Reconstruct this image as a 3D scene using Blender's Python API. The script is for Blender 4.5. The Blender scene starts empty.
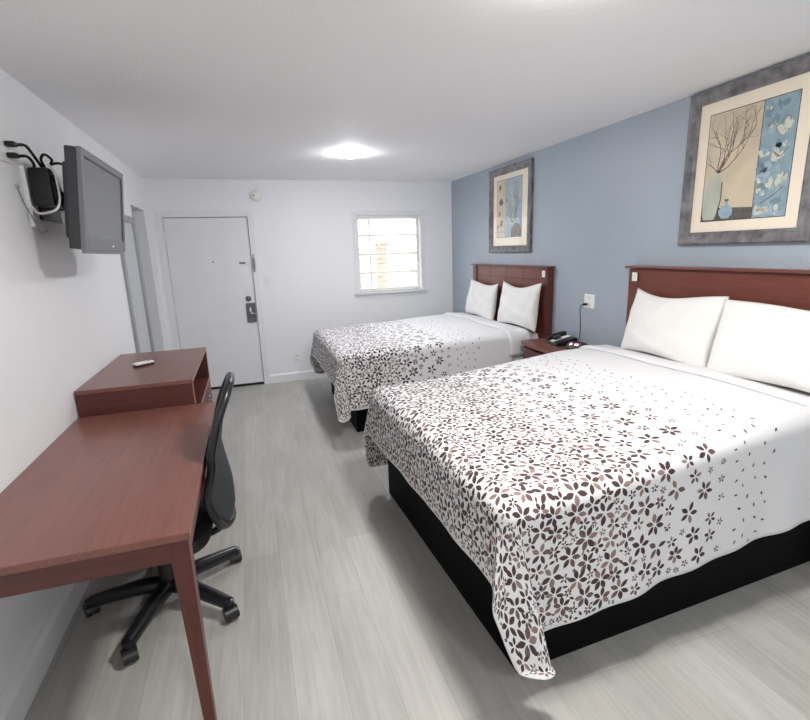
import bpy, bmesh, math, random
import numpy as np
from mathutils import Vector, Matrix
from mathutils.geometry import delaunay_2d_cdt

SC = bpy.context.scene
COL = SC.collection
PI = math.pi
rnd = random.Random(7)

# ------------------------------------------------------------------ camera
CAM = (0.895, 0.0, 1.593)
YAW, PITCH, ROLL, FPX = math.radians(17.662), math.radians(12.944), math.radians(-1.977), 478.59
cd = bpy.data.cameras.new('camera'); cam = bpy.data.objects.new('camera', cd); COL.objects.link(cam)
cd.sensor_fit = 'HORIZONTAL'; cd.sensor_width = 36.0; cd.lens = FPX/810*36.0
cd.clip_start = 0.02; cd.clip_end = 200
_f = Vector((math.sin(YAW)*math.cos(PITCH), math.cos(YAW)*math.cos(PITCH), -math.sin(PITCH)))
_r = Vector((math.cos(YAW), -math.sin(YAW), 0)); _u = _r.cross(_f)
_r, _u = math.cos(ROLL)*_r + math.sin(ROLL)*_u, -math.sin(ROLL)*_r + math.cos(ROLL)*_u
_m = Matrix((( _r.x, _u.x, -_f.x, CAM[0]), (_r.y, _u.y, -_f.y, CAM[1]), (_r.z, _u.z, -_f.z, CAM[2]), (0, 0, 0, 1)))
cam.matrix_world = _m
SC.camera = cam

# ------------------------------------------------------------------ world, exposure
world = bpy.data.worlds.new('sky'); SC.world = world; world.use_nodes = True
bg = world.node_tree.nodes['Background']
bg.inputs['Color'].default_value = (0.93, 0.97, 1.0, 1); bg.inputs['Strength'].default_value = 1.5
SC.view_settings.view_transform = 'Standard'; SC.view_settings.look = 'None'
SC.view_settings.gamma = 1; SC.view_settings.use_curve_mapping = False
SC.view_settings.exposure = 1.55
LAMP_NEAR, LAMP_FAR, FILL_REAR = 68.0, 112.0, 56.0   # emission of the ceiling lamp diffusers; the rear one is added fill
SC.cycles.use_denoising = True
SC.cycles.max_bounces = 14; SC.cycles.diffuse_bounces = 9; SC.cycles.glossy_bounces = 5
SC.cycles.transparent_max_bounces = 24
SC.cycles.sample_clamp_indirect = 8

# room measures
XL, W, D, H, YF = -0.06, 3.566, 6.118, 2.446, -2.9

# ------------------------------------------------------------------ materials
def lin(c):
    return tuple((v/255/12.92 if v/255 <= 0.04045 else ((v/255+0.055)/1.055)**2.4) for v in c) + (1,)
class NT:
    def __init__(s, name):
        s.m = bpy.data.materials.new(name); s.m.use_nodes = True
        s.t = s.m.node_tree; s.b = s.t.nodes['Principled BSDF']; s.out = s.t.nodes['Material Output']
    def n(s, typ, **kw):
        x = s.t.nodes.new(typ)
        for k, v in kw.items():
            if k in x.inputs.keys(): x.inputs[k].default_value = v
            else: setattr(x, k, v)
        return x
    def l(s, a, b): s.t.links.new(a, b)
    def set(s, **kw):
        for k, v in kw.items(): s.b.inputs[k.replace('_', ' ')].default_value = v
def noise_vec(N, scale, coord='Object'):
    tc = N.n('ShaderNodeTexCoord'); mp = N.n('ShaderNodeMapping'); mp.inputs['Scale'].default_value = scale
    N.l(tc.outputs[coord], mp.inputs['Vector']); return mp.outputs['Vector']
def bump(N, height, strength, dist=0.01):
    b = N.n('ShaderNodeBump'); b.inputs['Strength'].default_value = strength; b.inputs['Distance'].default_value = dist
    N.l(height, b.inputs['Height']); N.l(b.outputs['Normal'], N.b.inputs['Normal'])
def plain(name, c, rough=0.5, metal=0.0, vary=0.06, nscale=40, bmp=0.0, spec=0.5, **kw):
    N = NT(name); N.set(Roughness=rough, Metallic=metal); N.b.inputs['Specular IOR Level'].default_value = spec
    v = noise_vec(N, (1, 1, 1)); no = N.n('ShaderNodeTexNoise'); no.inputs['Scale'].default_value = nscale
    no.inputs['Detail'].default_value = 4; N.l(v, no.inputs['Vector'])
    r = N.n('ShaderNodeValToRGB'); a = lin(c)
    r.color_ramp.elements[0].position = .3; r.color_ramp.elements[1].position = .7
    r.color_ramp.elements[0].color = tuple(max(0, x*(1-vary)) for x in a[:3])+(1,)
    r.color_ramp.elements[1].color = tuple(min(1, x*(1+vary)) for x in a[:3])+(1,)
    N.l(no.outputs['Fac'], r.inputs['Fac']); N.l(r.outputs['Color'], N.b.inputs['Base Color'])
    if bmp: bump(N, no.outputs['Fac'], bmp)
    for k, x in kw.items(): N.b.inputs[k].default_value = x
    return N.m
def wood(name, c1, c2, axis='y', rough=0.35):
    N = NT(name); N.set(Roughness=rough)
    sc = {'x': (1.5, 30, 30), 'y': (30, 1.5, 30), 'z': (30, 30, 1.5)}[axis]
    v = noise_vec(N, sc); no = N.n('ShaderNodeTexNoise'); no.inputs['Scale'].default_value = 2.2; no.inputs['Detail'].default_value = 8
    no.inputs['Roughness'].default_value = .65; N.l(v, no.inputs['Vector'])
    v2 = noise_vec(N, (1, 1, 1)); n2 = N.n('ShaderNodeTexNoise'); n2.inputs['Scale'].default_value = 3; N.l(v2, n2.inputs['Vector'])
    ad = N.n('ShaderNodeMath', operation='ADD'); N.l(no.outputs['Fac'], ad.inputs[0])
    mu = N.n('ShaderNodeMath', operation='MULTIPLY'); mu.inputs[1].default_value = .35; N.l(n2.outputs['Fac'], mu.inputs[0]); N.l(mu.outputs[0], ad.inputs[1])
    r = N.n('ShaderNodeValToRGB'); r.color_ramp.elements[0].position = .42; r.color_ramp.elements[1].position = .92
    r.color_ramp.elements[0].color = lin(c2); r.color_ramp.elements[1].color = lin(c1)
    N.l(ad.outputs[0], r.inputs['Fac']); N.l(r.outputs['Color'], N.b.inputs['Base Color'])
    bump(N, no.outputs['Fac'], .04, .004)
    return N.m
def paint(name, c, scale=90, strength=.12, rough=.5, big=0.0):
    N = NT(name); N.set(Roughness=rough); a = lin(c)
    v = noise_vec(N, (1, 1, 1)); no = N.n('ShaderNodeTexNoise'); no.inputs['Scale'].default_value = scale
    no.inputs['Detail'].default_value = 3; N.l(v, no.inputs['Vector'])
    n2 = N.n('ShaderNodeTexNoise'); n2.inputs['Scale'].default_value = 2.0; n2.inputs['Detail'].default_value = 3; N.l(v, n2.inputs['Vector'])
    r = N.n('ShaderNodeValToRGB'); r.color_ramp.elements[0].position = .3; r.color_ramp.elements[1].position = .7
    r.color_ramp.elements[0].color = tuple(x*(1-big) for x in a[:3])+(1,); r.color_ramp.elements[1].color = a
    N.l(n2.outputs['Fac'], r.inputs['Fac']); N.l(r.outputs['Color'], N.b.inputs['Base Color'])
    bump(N, no.outputs['Fac'], strength, .006)
    return N.m
def glass(name, refl=1.0, tint=(1, 1, 1, 1)):
    N = NT(name); N.t.nodes.remove(N.b)
    t = N.n('ShaderNodeBsdfTransparent'); t.inputs['Color'].default_value = tint
    g = N.n('ShaderNodeBsdfGlossy'); g.inputs['Roughness'].default_value = .02
    fr = N.n('ShaderNodeFresnel'); fr.inputs['IOR'].default_value = 1.5
    mx = N.n('ShaderNodeMixShader'); 
    ge = N.n('ShaderNodeNewGeometry'); iv = N.n('ShaderNodeMath', operation='SUBTRACT'); iv.inputs[0].default_value = 1; N.l(ge.outputs['Backfacing'], iv.inputs[1])
    mu = N.n('ShaderNodeMath', operation='MULTIPLY'); N.l(fr.outputs[0], mu.inputs[0]); N.l(iv.outputs[0], mu.inputs[1])
    N.l(mu.outputs[0], mx.inputs[0]); N.l(t.outputs[0], mx.inputs[1]); N.l(g.outputs[0], mx.inputs[2])
    N.l(mx.outputs[0], N.out.inputs['Surface']); return N.m
def emit(name, c, s):
    N = NT(name); N.b.inputs['Emission Color'].default_value = lin(c); N.b.inputs['Emission Strength'].default_value = s
    N.b.inputs['Base Color'].default_value = lin(c); return N.m

def floor_mat():
    N = NT('vinyl_planks'); N.set(Roughness=.42)
    tc = N.n('ShaderNodeTexCoord'); sp = N.n('ShaderNodeSeparateXYZ'); cb = N.n('ShaderNodeCombineXYZ')
    N.l(tc.outputs['Object'], sp.inputs[0]); N.l(sp.outputs['Y'], cb.inputs['X']); N.l(sp.outputs['X'], cb.inputs['Y'])
    br = N.n('ShaderNodeTexBrick'); br.offset = .37; br.offset_frequency = 3
    for k, v in {'Scale': 1, 'Brick Width': 1.22, 'Row Height': .182, 'Mortar Size': .0012, 'Mortar Smooth': .1, 'Bias': 0.0}.items(): br.inputs[k].default_value = v
    br.inputs['Color1'].default_value = lin((176, 175, 171)); br.inputs['Color2'].default_value = lin((190, 189, 185)); br.inputs['Mortar'].default_value = lin((162, 162, 157))
    N.l(cb.outputs[0], br.inputs['Vector'])
    mp = N.n('ShaderNodeMapping'); mp.inputs['Scale'].default_value = (26, 1.6, 1); N.l(tc.outputs['Object'], mp.inputs['Vector'])
    no = N.n('ShaderNodeTexNoise'); no.inputs['Scale'].default_value = 1.6; no.inputs['Detail'].default_value = 9; no.inputs['Roughness'].default_value = .6; no.inputs['Distortion'].default_value = .8
    N.l(mp.outputs[0], no.inputs['Vector'])
    r = N.n('ShaderNodeValToRGB'); r.color_ramp.elements[0].position = .32; r.color_ramp.elements[1].position = .62
    r.color_ramp.elements[0].color = (.84, .835, .825, 1); r.color_ramp.elements[1].color = (1, 1, 1, 1)
    N.l(no.outputs['Fac'], r.inputs['Fac'])
    mp2 = N.n('ShaderNodeMapping'); mp2.inputs['Scale'].default_value = (5, 1.1, 1); N.l(tc.outputs['Object'], mp2.inputs['Vector'])
    n2 = N.n('ShaderNodeTexNoise'); n2.inputs['Scale'].default_value = 1.4; n2.inputs['Detail'].default_value = 4; N.l(mp2.outputs[0], n2.inputs['Vector'])
    r2 = N.n('ShaderNodeValToRGB'); r2.color_ramp.elements[0].position = .35; r2.color_ramp.elements[1].position = .65
    r2.color_ramp.elements[0].color = (.88, .875, .86, 1); r2.color_ramp.elements[1].color = (1.0, 1.0, 1.0, 1); N.l(n2.outputs['Fac'], r2.inputs['Fac'])
    m1 = N.n('ShaderNodeMixRGB', blend_type='MULTIPLY'); m1.inputs[0].default_value = 1; N.l(br.outputs['Color'], m1.inputs[1]); N.l(r.outputs['Color'], m1.inputs[2])
    m2 = N.n('ShaderNodeMixRGB', blend_type='MULTIPLY'); m2.inputs[0].default_value = 1; N.l(m1.outputs[0], m2.inputs[1]); N.l(r2.outputs['Color'], m2.inputs[2])
    N.l(m2.outputs[0], N.b.inputs['Base Color']); bump(N, no.outputs['Fac'], .05, .003)
    return N.m

M = {}
M['floor'] = floor_mat()
M['white_wall'] = paint('white_wall_paint', (241, 242, 244), 75, .10, .55)
M['ceiling'] = paint('textured_ceiling_paint', (247, 247, 248), 60, .22, .75)
M['blue_wall'] = paint('slate_blue_wall_paint', (164, 175, 186), 70, .16, .42, big=.06)
M['trim'] = plain('white_gloss_trim', (235, 236, 239), .35, vary=.01)
M['door'] = plain('white_door_paint', (236, 237, 240), .4, vary=.015, nscale=6)
M['gap'] = plain('black_sweep_and_gap', (22, 20, 20), .8)  # rubber of the sweep, also the painted dark of the door gaps
M['top'] = wood('cherry_top_with_glare', (134, 88, 79), (110, 69, 61), 'y', .28)  # cherry lightened: reflected glare is put into the colour of the tops
M['cherry_y'] = wood('cherry_laminate_along', (96, 51, 44), (74, 36, 31), 'y', .38)
M['cherry_x'] = wood('cherry_laminate_across', (96, 51, 44), (74, 36, 31), 'x', .38)
M['cherry_z'] = wood('cherry_laminate_upright', (100, 50, 43), (76, 34, 29), 'z', .38)
M['edge'] = wood('pale_edge_banding', (176, 128, 116), (150, 100, 90), 'z', .4)
M['headboard'] = wood('dark_cherry_headboard', (116, 63, 53), (92, 47, 40), 'y', .36)
M['groove'] = plain('dark_groove', (60, 24, 20), .6)
M['black_base'] = plain('black_bed_base_board', (3, 3, 4), .65, vary=.2, spec=.12)
M['black_plastic'] = plain('black_plastic', (22, 22, 24), .38, vary=.1)
M['black_fabric'] = plain('black_seat_fabric', (24, 25, 28), .85, vary=.2, nscale=300, bmp=.2)
M['chair_mesh'] = plain('black_chair_mesh', (52, 54, 58), .7, vary=.25, nscale=500, bmp=.3)
M['frame_gloss'] = plain('glossy_black_chair_frame', (26, 27, 30), .28, vary=.05)
M['metal'] = plain('brushed_metal', (150, 152, 155), .35, 1.0, vary=.05)
M['dark_metal'] = plain('dull_nickel', (112, 113, 114), .45, .7, vary=.1)
M['white_plastic'] = plain('white_plastic', (238, 238, 236), .35, vary=.01)
M['ivory'] = plain('ivory_plastic', (228, 226, 214), .4, vary=.01)
M['cloth_white'] = plain('white_cotton', (226, 226, 228), .85, vary=.012, nscale=260, bmp=.05)
M['pillow'] = plain('white_pillowcase', (227, 226, 224), .85, vary=.01, nscale=200, bmp=.05)
M['mattress'] = plain('white_mattress_ticking', (232, 232, 232), .8, vary=.02)
M['petal_dark'] = plain('print_dark_brown', (70, 49, 49), .85, vary=.15, nscale=60)
M['petal_mid'] = plain('print_grey_brown', (104, 82, 80), .85, vary=.15, nscale=60)
M['petal_taupe'] = plain('print_taupe', (142, 118, 112), .85, vary=.1, nscale=60)
M['tv_side'] = plain('charcoal_tv_plastic', (58, 58, 62), .5, vary=.05)
M['tv_bezel'] = plain('grey_tv_bezel', (118, 119, 123), .4, vary=.03)
M['screen'] = plain('screen_grey_reflection', (104, 107, 112), .22, vary=.02, spec=.6)  # dark screen greyed, the reflected room is painted into its base colour
M['screen_edge'] = plain('dark_screen_edge', (18, 18, 30), .4)
M['mirror'] = plain('mirror_silver', (232, 236, 238), .03, 1.0, vary=.0)
M['mirror_frame'] = plain('grey_mirror_frame', (165, 167, 170), .4, .3, vary=.04)
M['pic_frame'] = plain('distressed_pewter_frame', (118, 117, 119), .42, .25, vary=.45, nscale=16, bmp=.15)
M['pic_lip'] = plain('dark_inner_lip', (44, 44, 48), .4)
M['mat_board'] = plain('cream_mat_board', (240, 229, 211), .8, vary=.01)
M['art_beige'] = plain('art_beige_ground', (207, 193, 170), .8, vary=.08, nscale=9)
M['art_blue'] = plain('art_blue_ground', (138, 162, 172), .8, vary=.2, nscale=16)
M['art_line'] = plain('art_dark_line', (62, 52, 48), .8)
M['art_twig'] = plain('art_brown_twig', (104, 88, 80), .8)
M['art_vase'] = plain('art_grey_green_vase', (186, 190, 176), .8, vary=.12, nscale=10)
M['art_bottle'] = plain('art_blue_bottle', (152, 180, 192), .8, vary=.15, nscale=20)
M['art_table'] = plain('art_dark_table', (92, 88, 84), .8, vary=.15)
M['art_blossom'] = plain('art_cream_blossom', (205, 206, 190), .8, vary=.1, nscale=30)
M['art_paleblue'] = plain('art_pale_blue', (158, 178, 190), .8, vary=.1, nscale=20)
M['art_teal'] = plain('art_deep_teal', (112, 140, 154), .8, vary=.15, nscale=20)
M['art_brown'] = plain('art_brown_leaf', (110, 100, 94), .8, vary=.2)
M['picture_glass'] = glass('picture_glass')
M['window_glass'] = glass('window_glass')
M['cable_black'] = plain('black_cable', (14, 14, 15), .45)
M['cable_white'] = plain('white_cable', (225, 224, 222), .45)
M['lamp_glow'] = emit('lamp_diffuser_glow', (255, 251, 246), LAMP_NEAR)
M['fill_glow_rear'] = emit('rear_fill_diffuser_glow', (255, 252, 248), FILL_REAR)
M['lamp_glow_far'] = emit('far_lamp_diffuser_glow', (250, 251, 255), LAMP_FAR)
M['clock_face'] = plain('plum_clock_face', (105, 72, 92), .25, vary=.1)
M['clock_mark'] = emit('pale_clock_digits', (230, 200, 215), .8)
M['paper'] = plain('white_paper_insert', (225, 224, 220), .6, vary=.05, nscale=120)
M['concrete'] = plain('pale_concrete', (205, 202, 196), .9)
M['stucco'] = plain('cream_stucco', (236, 226, 200), .9)
M['brick'] = None
def brick_mat():
    N = NT('tan_brick'); N.set(Roughness=.9)
    v = noise_vec(N, (1, 1, 1)); sp = N.n('ShaderNodeSeparateXYZ'); cb = N.n('ShaderNodeCombineXYZ'); N.l(v, sp.inputs[0])
    ad = N.n('ShaderNodeMath', operation='ADD'); N.l(sp.outputs['X'], ad.inputs[0]); N.l(sp.outputs['Y'], ad.inputs[1])
    N.l(ad.outputs[0], cb.inputs['X']); N.l(sp.outputs['Z'], cb.inputs['Y'])
    b = N.n('ShaderNodeTexBrick'); b.inputs['Scale'].default_value = 1; b.inputs['Brick Width'].default_value = .22; b.inputs['Row Height'].default_value = .075; b.inputs['Mortar Size'].default_value = .008
    b.inputs['Color1'].default_value = lin((176, 118, 88)); b.inputs['Color2'].default_value = lin((196, 140, 104)); b.inputs['Mortar'].default_value = lin((215, 205, 190))
    N.l(cb.outputs[0], b.inputs['Vector']); N.l(b.outputs['Color'], N.b.inputs['Base Color']); return N.m
M['brick'] = brick_mat()
def slat_mat():
    N = NT('white_blind_slat'); N.t.nodes.remove(N.b)
    d = N.n('ShaderNodeBsdfDiffuse'); d.inputs['Color'].default_value = (.86, .85, .82, 1)
    t = N.n('ShaderNodeBsdfTranslucent'); t.inputs['Color'].default_value = (.9, .86, .78, 1)
    mx = N.n('ShaderNodeMixShader'); mx.inputs[0].default_value = .3
    N.l(d.outputs[0], mx.inputs[1]); N.l(t.outputs[0], mx.inputs[2]); N.l(mx.outputs[0], N.out.inputs['Surface']); return N.m
M['slat'] = slat_mat()

# ------------------------------------------------------------------ mesh helpers
class MB:
    """collects shapes (world or local coordinates) into ONE mesh"""
    def __init__(s): s.v = []; s.f = []; s.mi = []; s.cur = 0; s.mats = []
    def mat(s, m):
        if m not in s.mats: s.mats.append(m)
        s.cur = s.mats.index(m); return s
    def add(s, vs, fs, T=None):
        o = len(s.v)
        s.v += [tuple(T @ Vector(p)) if T else tuple(p) for p in vs]
        s.f += [tuple(i+o for i in f) for f in fs]; s.mi += [s.cur]*len(fs); return s
    def bm(s, b, T=None):
        b.verts.index_update()
        s.add([v.co[:] for v in b.verts], [[v.index for v in f.verts] for f in b.faces], T); b.free(); return s
    def box(s, x0, x1, y0, y1, z0, z1, bev=0.0, seg=2, T=None):
        b = bmesh.new(); bmesh.ops.create_cube(b, size=1)
        for v in b.verts: v.co = Vector(((x0+x1)/2+v.co.x*(x1-x0), (y0+y1)/2+v.co.y*(y1-y0), (z0+z1)/2+v.co.z*(z1-z0)))
        if bev > 0: bmesh.ops.bevel(b, geom=list(b.edges), offset=bev, segments=seg, profile=.6, affect='EDGES', clamp_overlap=True)
        return s.bm(b, T)
    def prism(s, pts, a, b_, axis='z', T=None):
        """2-D outline extruded along an axis (x: pts=(y,z), y: pts=(x,z), z: pts=(x,y))"""
        n = len(pts)
        mk = {'x': lambda p, t: (t, p[0], p[1]), 'y': lambda p, t: (p[0], t, p[1]), 'z': lambda p, t: (p[0], p[1], t)}[axis]
        vs = [mk(p, a) for p in pts] + [mk(p, b_) for p in pts]
        fs = [tuple(range(n))[::-1], tuple(range(n, 2*n))] + [(i, (i+1) % n, n+(i+1) % n, n+i) for i in range(n)]
        return s.add(vs, fs, T)
    def tube(s, pts, r, seg=10, T=None, closed=False):
        P = [Vector(p) for p in pts]; R = r if isinstance(r, (list, tuple)) else [r]*len(P)
        vs = []; n = len(P); up = None
        for i, p in enumerate(P):
            if closed: t = (P[(i+1) % n]-P[i-1]).normalized()
            else: t = (P[min(i+1, n-1)]-P[max(i-1, 0)]).normalized()
            if up is None:
                up = Vector((0, 0, 1)) if abs(t.z) < .9 else Vector((1, 0, 0))
            up = (up-t*up.dot(t)).normalized(); w = t.cross(up)
            for k in range(seg):
                a = 2*PI*k/seg; vs.append(p+(up*math.cos(a)+w*math.sin(a))*R[i])
        fs = []
        for i in range(n if closed else n-1):
            j = (i+1) % n
            for k in range(seg): fs.append((i*seg+k, i*seg+(k+1) % seg, j*seg+(k+1) % seg, j*seg+k))
        if not closed: fs += [tuple(range(seg))[::-1], tuple((n-1)*seg+k for k in range(seg))]
        return s.add(vs, fs, T)
    def lathe(s, prof, seg=24, T=None):
        """profile (r, z) from bottom to top about z"""
        vs = []; fs = []; n = len(prof)
        for r, z in prof:
            for k in range(seg): a = 2*PI*k/seg; vs.append((max(r, 1e-4)*math.cos(a), max(r, 1e-4)*math.sin(a), z))
        for i in range(n-1):
            for k in range(seg): fs.append((i*seg+k, i*seg+(k+1) % seg, (i+1)*seg+(k+1) % seg, (i+1)*seg+k))
        fs += [tuple(range(seg))[::-1], tuple((n-1)*seg+k for k in range(seg))]
        return s.add(vs, fs, T)
    def build(s, name, m=None, parent=None, smooth=None, sub=0, origin=None):
        me = bpy.data.meshes.new(name)
        o3 = Vector(origin) if origin else (parent_origin(parent) if parent else Vector((0, 0, 0)))
        me.from_pydata([tuple(Vector(p)-o3) for p in s.v], [], s.f)
        mats = s.mats if s.mats else [m]
        for x in mats: me.materials.append(x)
        if len(mats) > 1: me.polygons.foreach_set('material_index', s.mi)
        b = bmesh.new(); b.from_mesh(me); bmesh.ops.recalc_face_normals(b, faces=b.faces); b.to_mesh(b_me(me)); b.free()
        ob = bpy.data.objects.new(name, me); COL.objects.link(ob)
        if parent:
            ob.parent = parent
            wp = origin_of(ob, o3) - parent_origin(parent)
            ob.location = wp
        else: ob.location = o3
        ORIG[ob.name] = o3
        if smooth: shade(ob, smooth)
        if sub:
            md = ob.modifiers.new('sub', 'SUBSURF'); md.levels = sub; md.render_levels = sub
        return ob
ORIG = {}
def b_me(me): return me
def origin_of(ob, o3): return o3
def parent_origin(p): return ORIG[p.name]
def shade(ob, deg):
    me = ob.data
    me.polygons.foreach_set('use_smooth', [True]*len(me.polygons))
    if deg < 180: me.set_sharp_from_angle(angle=math.radians(deg))
def thing(name, label, cat, loc=(0, 0, 0), group=None, kind=None):
    o = bpy.data.objects.new(name, None); COL.objects.link(o); o.location = loc; o.empty_display_size = .05
    ORIG[o.name] = Vector(loc); tag(o, label, cat, group, kind); return o
def tag(o, label, cat, group=None, kind=None):
    o['label'] = label; o['category'] = cat
    if group: o['group'] = group
    if kind: o['kind'] = kind
    return o
def struct(o): o['kind'] = 'structure'; return o
def arc(cx, cy, r, a0, a1, n): return [(cx+r*math.cos(a0+(a1-a0)*i/n), cy+r*math.sin(a0+(a1-a0)*i/n)) for i in range(n+1)]
def smoothpath(pts, n=8):
    P = [Vector(p) for p in pts]; out = []
    for i in range(len(P)-1):
        p0 = P[max(i-1, 0)]; p1 = P[i]; p2 = P[i+1]; p3 = P[min(i+2, len(P)-1)]
        for k in range(n):
            t = k/n; out.append(.5*((2*p1)+(p2-p0)*t+(2*p0-5*p1+4*p2-p3)*t*t+(3*p1-p0-3*p2+p3)*t**3))
    return out+[P[-1]]
def hashn(x, y, s=0.0):
    return np.sin(x*1.7+s)+.6*np.sin(x*2.9+y*1.3+s*2)+.5*np.sin(y*3.1-x*.8+s*3)

# ================================================================== THE ROOM
DX0, DX1, DZ = 0.057, 0.967, 2.035            # entry door opening
WX0, WX1, WZ0, WZ1 = 2.262, 3.112, 1.075, 2.03  # window opening
AY0, AY1, AZ = 5.165, 5.79, 2.088              # side doorway in the left wall
m = MB(); m.box(XL-1.4, W+.12, YF-.1, D+.14, -.08, 0); struct(m.build('floor', M['floor']))
m = MB(); m.box(XL-1.4, W+.12, YF-.1, D+.14, H, H+.1); struct(m.build('ceiling', M['ceiling']))
m = MB()
m.box(XL-.12, XL, YF, AY0, 0, H); m.box(XL-.12, XL, AY1, D, 0, H); m.box(XL-.12, XL, AY0, AY1, AZ, H)
struct(m.build('wall_left', M['white_wall']))
m = MB()   # small dressing recess behind the side doorway
m.box(XL-1.4, XL-1.3, AY0-.7, D, 0, H); m.box(XL-1.3, XL-.12, AY0-.8, AY0-.7, 0, H); m.box(XL-1.3, XL-.12, D, D+.1, 0, H)
struct(m.build('wall_recess', M['white_wall']))
m = MB(); m.box(W, W+.12, YF, D+.12, 0, H); struct(m.build('wall_right', M['blue_wall']))
m = MB()
m.box(XL-.12, DX0, D, D+.12, 0, H); m.box(DX1, WX0, D, D+.12, 0, H); m.box(WX1, W, D, D+.12, 0, H)
m.box(DX0, DX1, D, D+.12, DZ, H); m.box(WX0, WX1, D, D+.12, 0, WZ0); m.box(WX0, WX1, D, D+.12, WZ1, H)
struct(m.build('wall_back', M['white_wall']))
m = MB(); m.box(XL-.12, W+.12, YF-.1, YF, 0, H); struct(m.build('wall_front', M['white_wall']))
def baseboard(name, pts_axis, a0, a1, at, side, h=.115, t=.014):
    # profile: thickness, height
    m = MB()
    prof = [(0, 0), (t, 0), (t, h-.02), (t*.45, h-.004), (0, h)]
    if pts_axis == 'y': m.prism([(at+side*p[0], p[1]) for p in prof], a0, a1, 'y')
    else: m.prism([(at+side*p[0], p[1]) for p in prof], a0, a1, 'x')
    return struct(m.build(name, M['trim']))
baseboard('baseboard_left', 'y', YF, AY0-.03, XL, 1, .13, .035)
baseboard('baseboard_back', 'x', DX1+.075, W-.002, D, -1)
baseboard('baseboard_right', 'y', YF, D-.016, W, -1)
# --- entry door
d = MB(); d.box(DX0+.004, DX1-.004, D+.012, D+.055, .022, DZ-.006, .002)
door = struct(d.build('door_1', M['door'], origin=(DX0, D+.03, 0)))
m = MB(); m.box(DX0+.004, DX1-.004, D+.004, D+.06, .002, .030, .002); m.build('door_sweep', M['gap'], door)
m = MB(); m.box(DX0+.004, DX1-.004, D+.03, D+.07, DZ-.006, DZ-.0005); m.box(DX1-.0039, DX1-.0003, D+.03, D+.07, .03, DZ-.006); m.box(DX0+.0003, DX0+.0039, D+.03, D+.07, .03, DZ-.006); m.build('door_gap_shade', M['gap'], door)  # black strips stand in for the shade in the gaps round the door
m = MB(); m.box(.845, .953, D-.006, D+.012, .795, 1.03, .006); 
lockp = m.build('lock_plate', M['dark_metal'], door); lockp['label'] = 'dull nickel lock plate'
m = MB(); m.lathe([(.024, 0), (.024, .012), (.012, .016), (.011, .042)], 20, Matrix.Translation((.90, D-.006, .90)) @ Matrix.Rotation(PI/2, 4, 'X'))
m.tube(smoothpath([(.90, D-.044, .90), (.92, D-.048, .90), (.955, D-.046, .898)], 5), .0085, 10); m.build('lever_handle', M['metal'], lockp, 40)
m = MB(); m.box(.884, .902, D-.0075, D-.004, .925, .975, .002); m.build('key_card_slot', M['white_plastic'], lockp)
m = MB(); m.lathe([(.033, 0), (.033, .01), (.024, .018), (.01, .02)], 20, Matrix.Translation((.884, D+.012, 1.083)) @ Matrix.Rotation(PI/2, 4, 'X')); m.box(.880, .888, D-.022, D-.006, 1.068, 1.098, .002)
m.build('deadbolt', M['dark_metal'], door, 40)
m = MB(); m.lathe([(.009, 0), (.009, .006), (.004, .008)], 16, Matrix.Translation((.533, D+.013, 1.53)) @ Matrix.Rotation(PI/2, 4, 'X')); m.build('peephole', M['dark_metal'], door, 40)
m = MB(); m.box(.82, .888, D+.002, D+.013, 1.498, 1.514, .002); m.box(.872, .889, D-.012, D+.006, 1.496, 1.516, .003); m.build('swing_bar', M['dark_metal'], door)
for hz in (.22, 1.02, 1.83):
    m = MB(); m.tube([(DX0+.003, D+.007, hz-.05), (DX0+.003, D+.007, hz+.05)], .006, 10); m.box(DX0+.004, DX0+.03, D+.010, D+.0125, hz-.048, hz+.048); m.build('hinge', M['trim'], door)
# casing
m = MB()
cw = .065
for a, b in ((DX0-cw+.005, DX0), (DX1, DX1+cw)): m.box(a, b, D-.016, D, 0, DZ+cw, .004)
m.box(DX0, DX1, D-.016, D, DZ, DZ+cw, .004)
for a, b in ((DX0-.012, DX0), (DX1, DX1+.012)): m.box(a, b, D-.020, D-.014, 0, DZ+.012, .002)
tr = struct(m.build('trim_1', M['trim']))
m = MB(); m.box(DX1+.012, DX1+.03, D-.026, D-.016, 1.40, 1.60, .004); m.box(DX1+.004, DX1+.036, D-.022, D-.016, 1.44, 1.56, .003); m.tube([(DX1+.02, D-.026, 1.41), (DX1+.02, D-.04, 1.43), (DX1+.02, D-.04, 1.53), (DX1+.02, D-.026, 1.55)], .005, 8)
m.build('door_guard_catch', M['metal'], tr)
# --- window
m = MB()   # casing and sash frame
cz = .055
m.box(WX0-cz, WX0, D-.014, D, WZ0, WZ1+cz, .004); m.box(WX1, WX1+cz, D-.014, D, WZ0, WZ1+cz, .004); m.box(WX0, WX1, D-.014, D, WZ1, WZ1+cz, .004)
for a, b, c, e in ((WX0, WX0+.035, WZ0, WZ1), (WX1-.035, WX1, WZ0, WZ1)): m.box(a, b, D+.06, D+.11, c, e)
m.box(WX0+.035, WX1-.035, D+.06, D+.11, WZ0, WZ0+.035); m.box(WX0+.035, WX1-.035, D+.06, D+.11, WZ1-.035, WZ1)
win = struct(m.build('window_1', M['trim'], origin=(WX0, D, WZ0)))
m = MB(); m.box(WX0-.075, WX1+.075, D-.045, D, WZ0-.028, WZ0-.004, .005); m.box(WX0, WX1, D, D+.06, WZ0-.012, WZ0+.001); m.box(WX0-.06, WX1+.06, D-.012, D, WZ0-.075, WZ0-.028, .003); m.build('window_sill', M['trim'], win)
m = MB()
hh = (WZ1-WZ0)/4
for k in (1, 2, 3): m.box(WX0+.035, WX1-.035, D+.066, D+.098, WZ0+k*hh-.009, WZ0+k*hh+.009)
m.box(WX0+.17, WX0+.19, D+.07, D+.095, WZ0+.035, WZ1-.035); m.build('muntins', M['trim'], win)
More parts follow.
